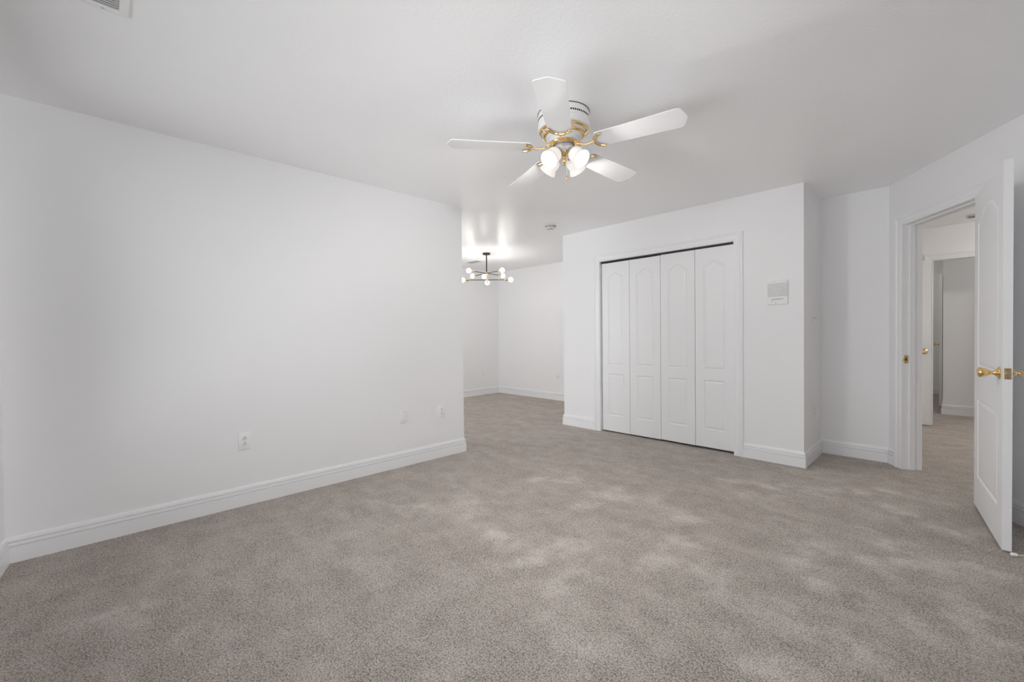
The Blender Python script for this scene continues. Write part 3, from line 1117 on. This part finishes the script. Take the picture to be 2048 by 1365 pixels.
for k, deg in enumerate((221, 311, 41, 131)):
    a = math.radians(deg + 2)
    d = lat * math.cos(a) + far * math.sin(a)
    ax = (d * 0.74 + Vector((0, 0, -0.67))).normalized()
    base = d * 0.060 + Vector((0, 0, -0.232))
    bm = bmesh.new()
    tube(bm, [d * 0.022 + Vector((0, 0, -0.226)), d * 0.038 + Vector((0, 0, -0.224)), base - ax * 0.004, base + ax * 0.012], [0.006, 0.006, 0.009, 0.016], 14)
    tube(bm, [base - ax * 0.002, base + ax * 0.016], [0.020, 0.0235], 20)
    arm = obj('lamp_arm', fix(bm), M_BRASS, fan, True)
    sh = obj('glass_shade', shade_mesh(), M_SHADE, fan, True)
    sh.matrix_local = Matrix.Translation(base + ax * 0.006) @ ax.to_track_quat('Z', 'Y').to_matrix().to_4x4()
    bm = bmesh.new()
    c = base + ax * 0.055
    ball(bm, c, 0.023, 20)
    obj('light_bulb', fix(bm), M_BULB_FAN, fan, True)
# pull chain
bm = bmesh.new()
px = lat * 0.012 - far * 0.03
tube(bm, [px + Vector((0, 0, -0.218)), px + Vector((0, 0, -0.365))], 0.0011, 6)
pc = obj('pull_chain', fix(bm), M_PLATE, fan)
bm = bmesh.new()
lathe(bm, [(0, 0.004), (0.004, 0.0), (0.0085, -0.008), (0.0095, -0.014), (0.007, -0.021), (0, -0.024)], 16, Matrix.Translation(px + Vector((0, 0, -0.365))))
obj('chain_pull', fix(bm), mat('pull_copper', (0.80, 0.55, 0.36), 0.3, metal=0.8), pc, True)

# ------------------------------------------------------------------ chandelier of the next room
CH = Vector((-5.050, 4.357, H))
chd = empty('chandelier', CH, label='dark bronze and brass chandelier with eight lit globe bulbs', cat='chandelier')
bm = bmesh.new()
lathe(bm, [(0, 0), (0.060, 0), (0.060, -0.020), (0.052, -0.024), (0, -0.024)], 32)
obj('canopy', fix(bm), M_BLACK, chd, True)
bm = bmesh.new()
tube(bm, [(0, 0, -0.022), (0, 0, -0.415)], 0.0085, 12)
obj('stem', fix(bm), M_BLACK, chd, True)
for z in (-0.310, -0.412):
    bm = bmesh.new()
    tube(bm, [(0, 0, z + 0.022), (0, 0, z - 0.022)], 0.017, 16)
    obj('hub', fix(bm), M_BRASS, chd, True)
# arm directions in degrees measured from the line of the long lower bar
ARMS = [(-0.310, 50), (-0.310, 130), (-0.310, 230), (-0.310, 310), (-0.412, 1), (-0.412, 92), (-0.412, 181), (-0.412, 268)]
for z, deg in ARMS:
    a = math.radians(deg)
    d = lat * math.cos(a) + far * math.sin(a)
    R = 0.385 if z > -0.4 else 0.375
    o = Vector((0, 0, z))
    bm = bmesh.new()
    tube(bm, [o + d * 0.012, o + d * (R - 0.095)], 0.0058, 10)
    arm = obj('arm', fix(bm), M_ARM, chd, True)
    bm = bmesh.new()
    tube(bm, [o + d * (R - 0.100), o + d * (R - 0.096), o + d * (R - 0.040), o + d * (R - 0.036)], [0.010, 0.0165, 0.0165, 0.014], 16)
    obj('socket', fix(bm), M_BRASS, arm, True)
    bm = bmesh.new()
    ball(bm, o + d * R, 0.0355, 24)
    tube(bm, [o + d * (R - 0.042), o + d * (R - 0.025)], [0.012, 0.022], 16)
    obj('light_bulb', fix(bm), M_BULB, arm, True)

# ------------------------------------------------------------------ cable end behind the open door
bm = bmesh.new()
c0 = Vector((0.218, 3.352, 0.012))
pts = [c0, c0 + Vector((0.05, 0.028, 0.0)), c0 + Vector((0.12, 0.035, -0.004)), c0 + Vector((0.22, 0.075, -0.006)), c0 + Vector((0.34, 0.060, -0.006)), c0 + Vector((0.47, 0.02, -0.006))]
tube(bm, pts, 0.0028, 8)
cb = tag(obj('cable', fix(bm), mat('white_cable', (0.75, 0.72, 0.68), 0.4), None, True), 'thin white cable end with plug lying on the dark carpet behind the open door', 'cable')
bm = bmesh.new()
tube(bm, [c0 + Vector((-0.012, -0.006, 0.001)), c0 + Vector((-0.008, -0.004, 0.001)), c0 + Vector((0.008, 0.004, 0.001)), c0 + Vector((0.012, 0.007, 0))], [0.005, 0.0095, 0.0095, 0.005], 14)
obj('plug', fix(bm), M_PLATE, cb, True)

# ------------------------------------------------------------------ unseen lamps added to brighten the hallway and the room beyond
def fill_lamp(x, y, label, power):
    r = empty('unseen_ceiling_lamp', (x, y, H), label=label, cat='ceiling lamp')
    bm = bmesh.new()
    lathe(bm, [(0, 0), (0.16, 0), (0.16, -0.018), (0.145, -0.022)], 40)
    obj('lamp_base', fix(bm), M_PLATE, r, True)
    bm = bmesh.new()
    lathe(bm, [(0.143, -0.020), (0.135, -0.045), (0.10, -0.070), (0.05, -0.084), (0, -0.088)], 40)
    obj('glass_bowl', fix(bm), mat('lit_bowl', (0.9, 0.9, 0.88), 0.4, emit=(1, 0.96, 0.9), strength=power), r, True)


fill_lamp(1.15, 6.20, 'round unseen ceiling lamp added to light the hallway', 62.0)
fill_lamp(0.95, 8.00, 'round unseen ceiling lamp added beyond the hallway', 8.0)
fill_lamp(-0.75, 8.50, 'round unseen ceiling lamp added in the far room near its doorway', 7.0)
fill_lamp(-0.80, 10.30, 'round unseen ceiling lamp added at the back of the far room', 5.5)
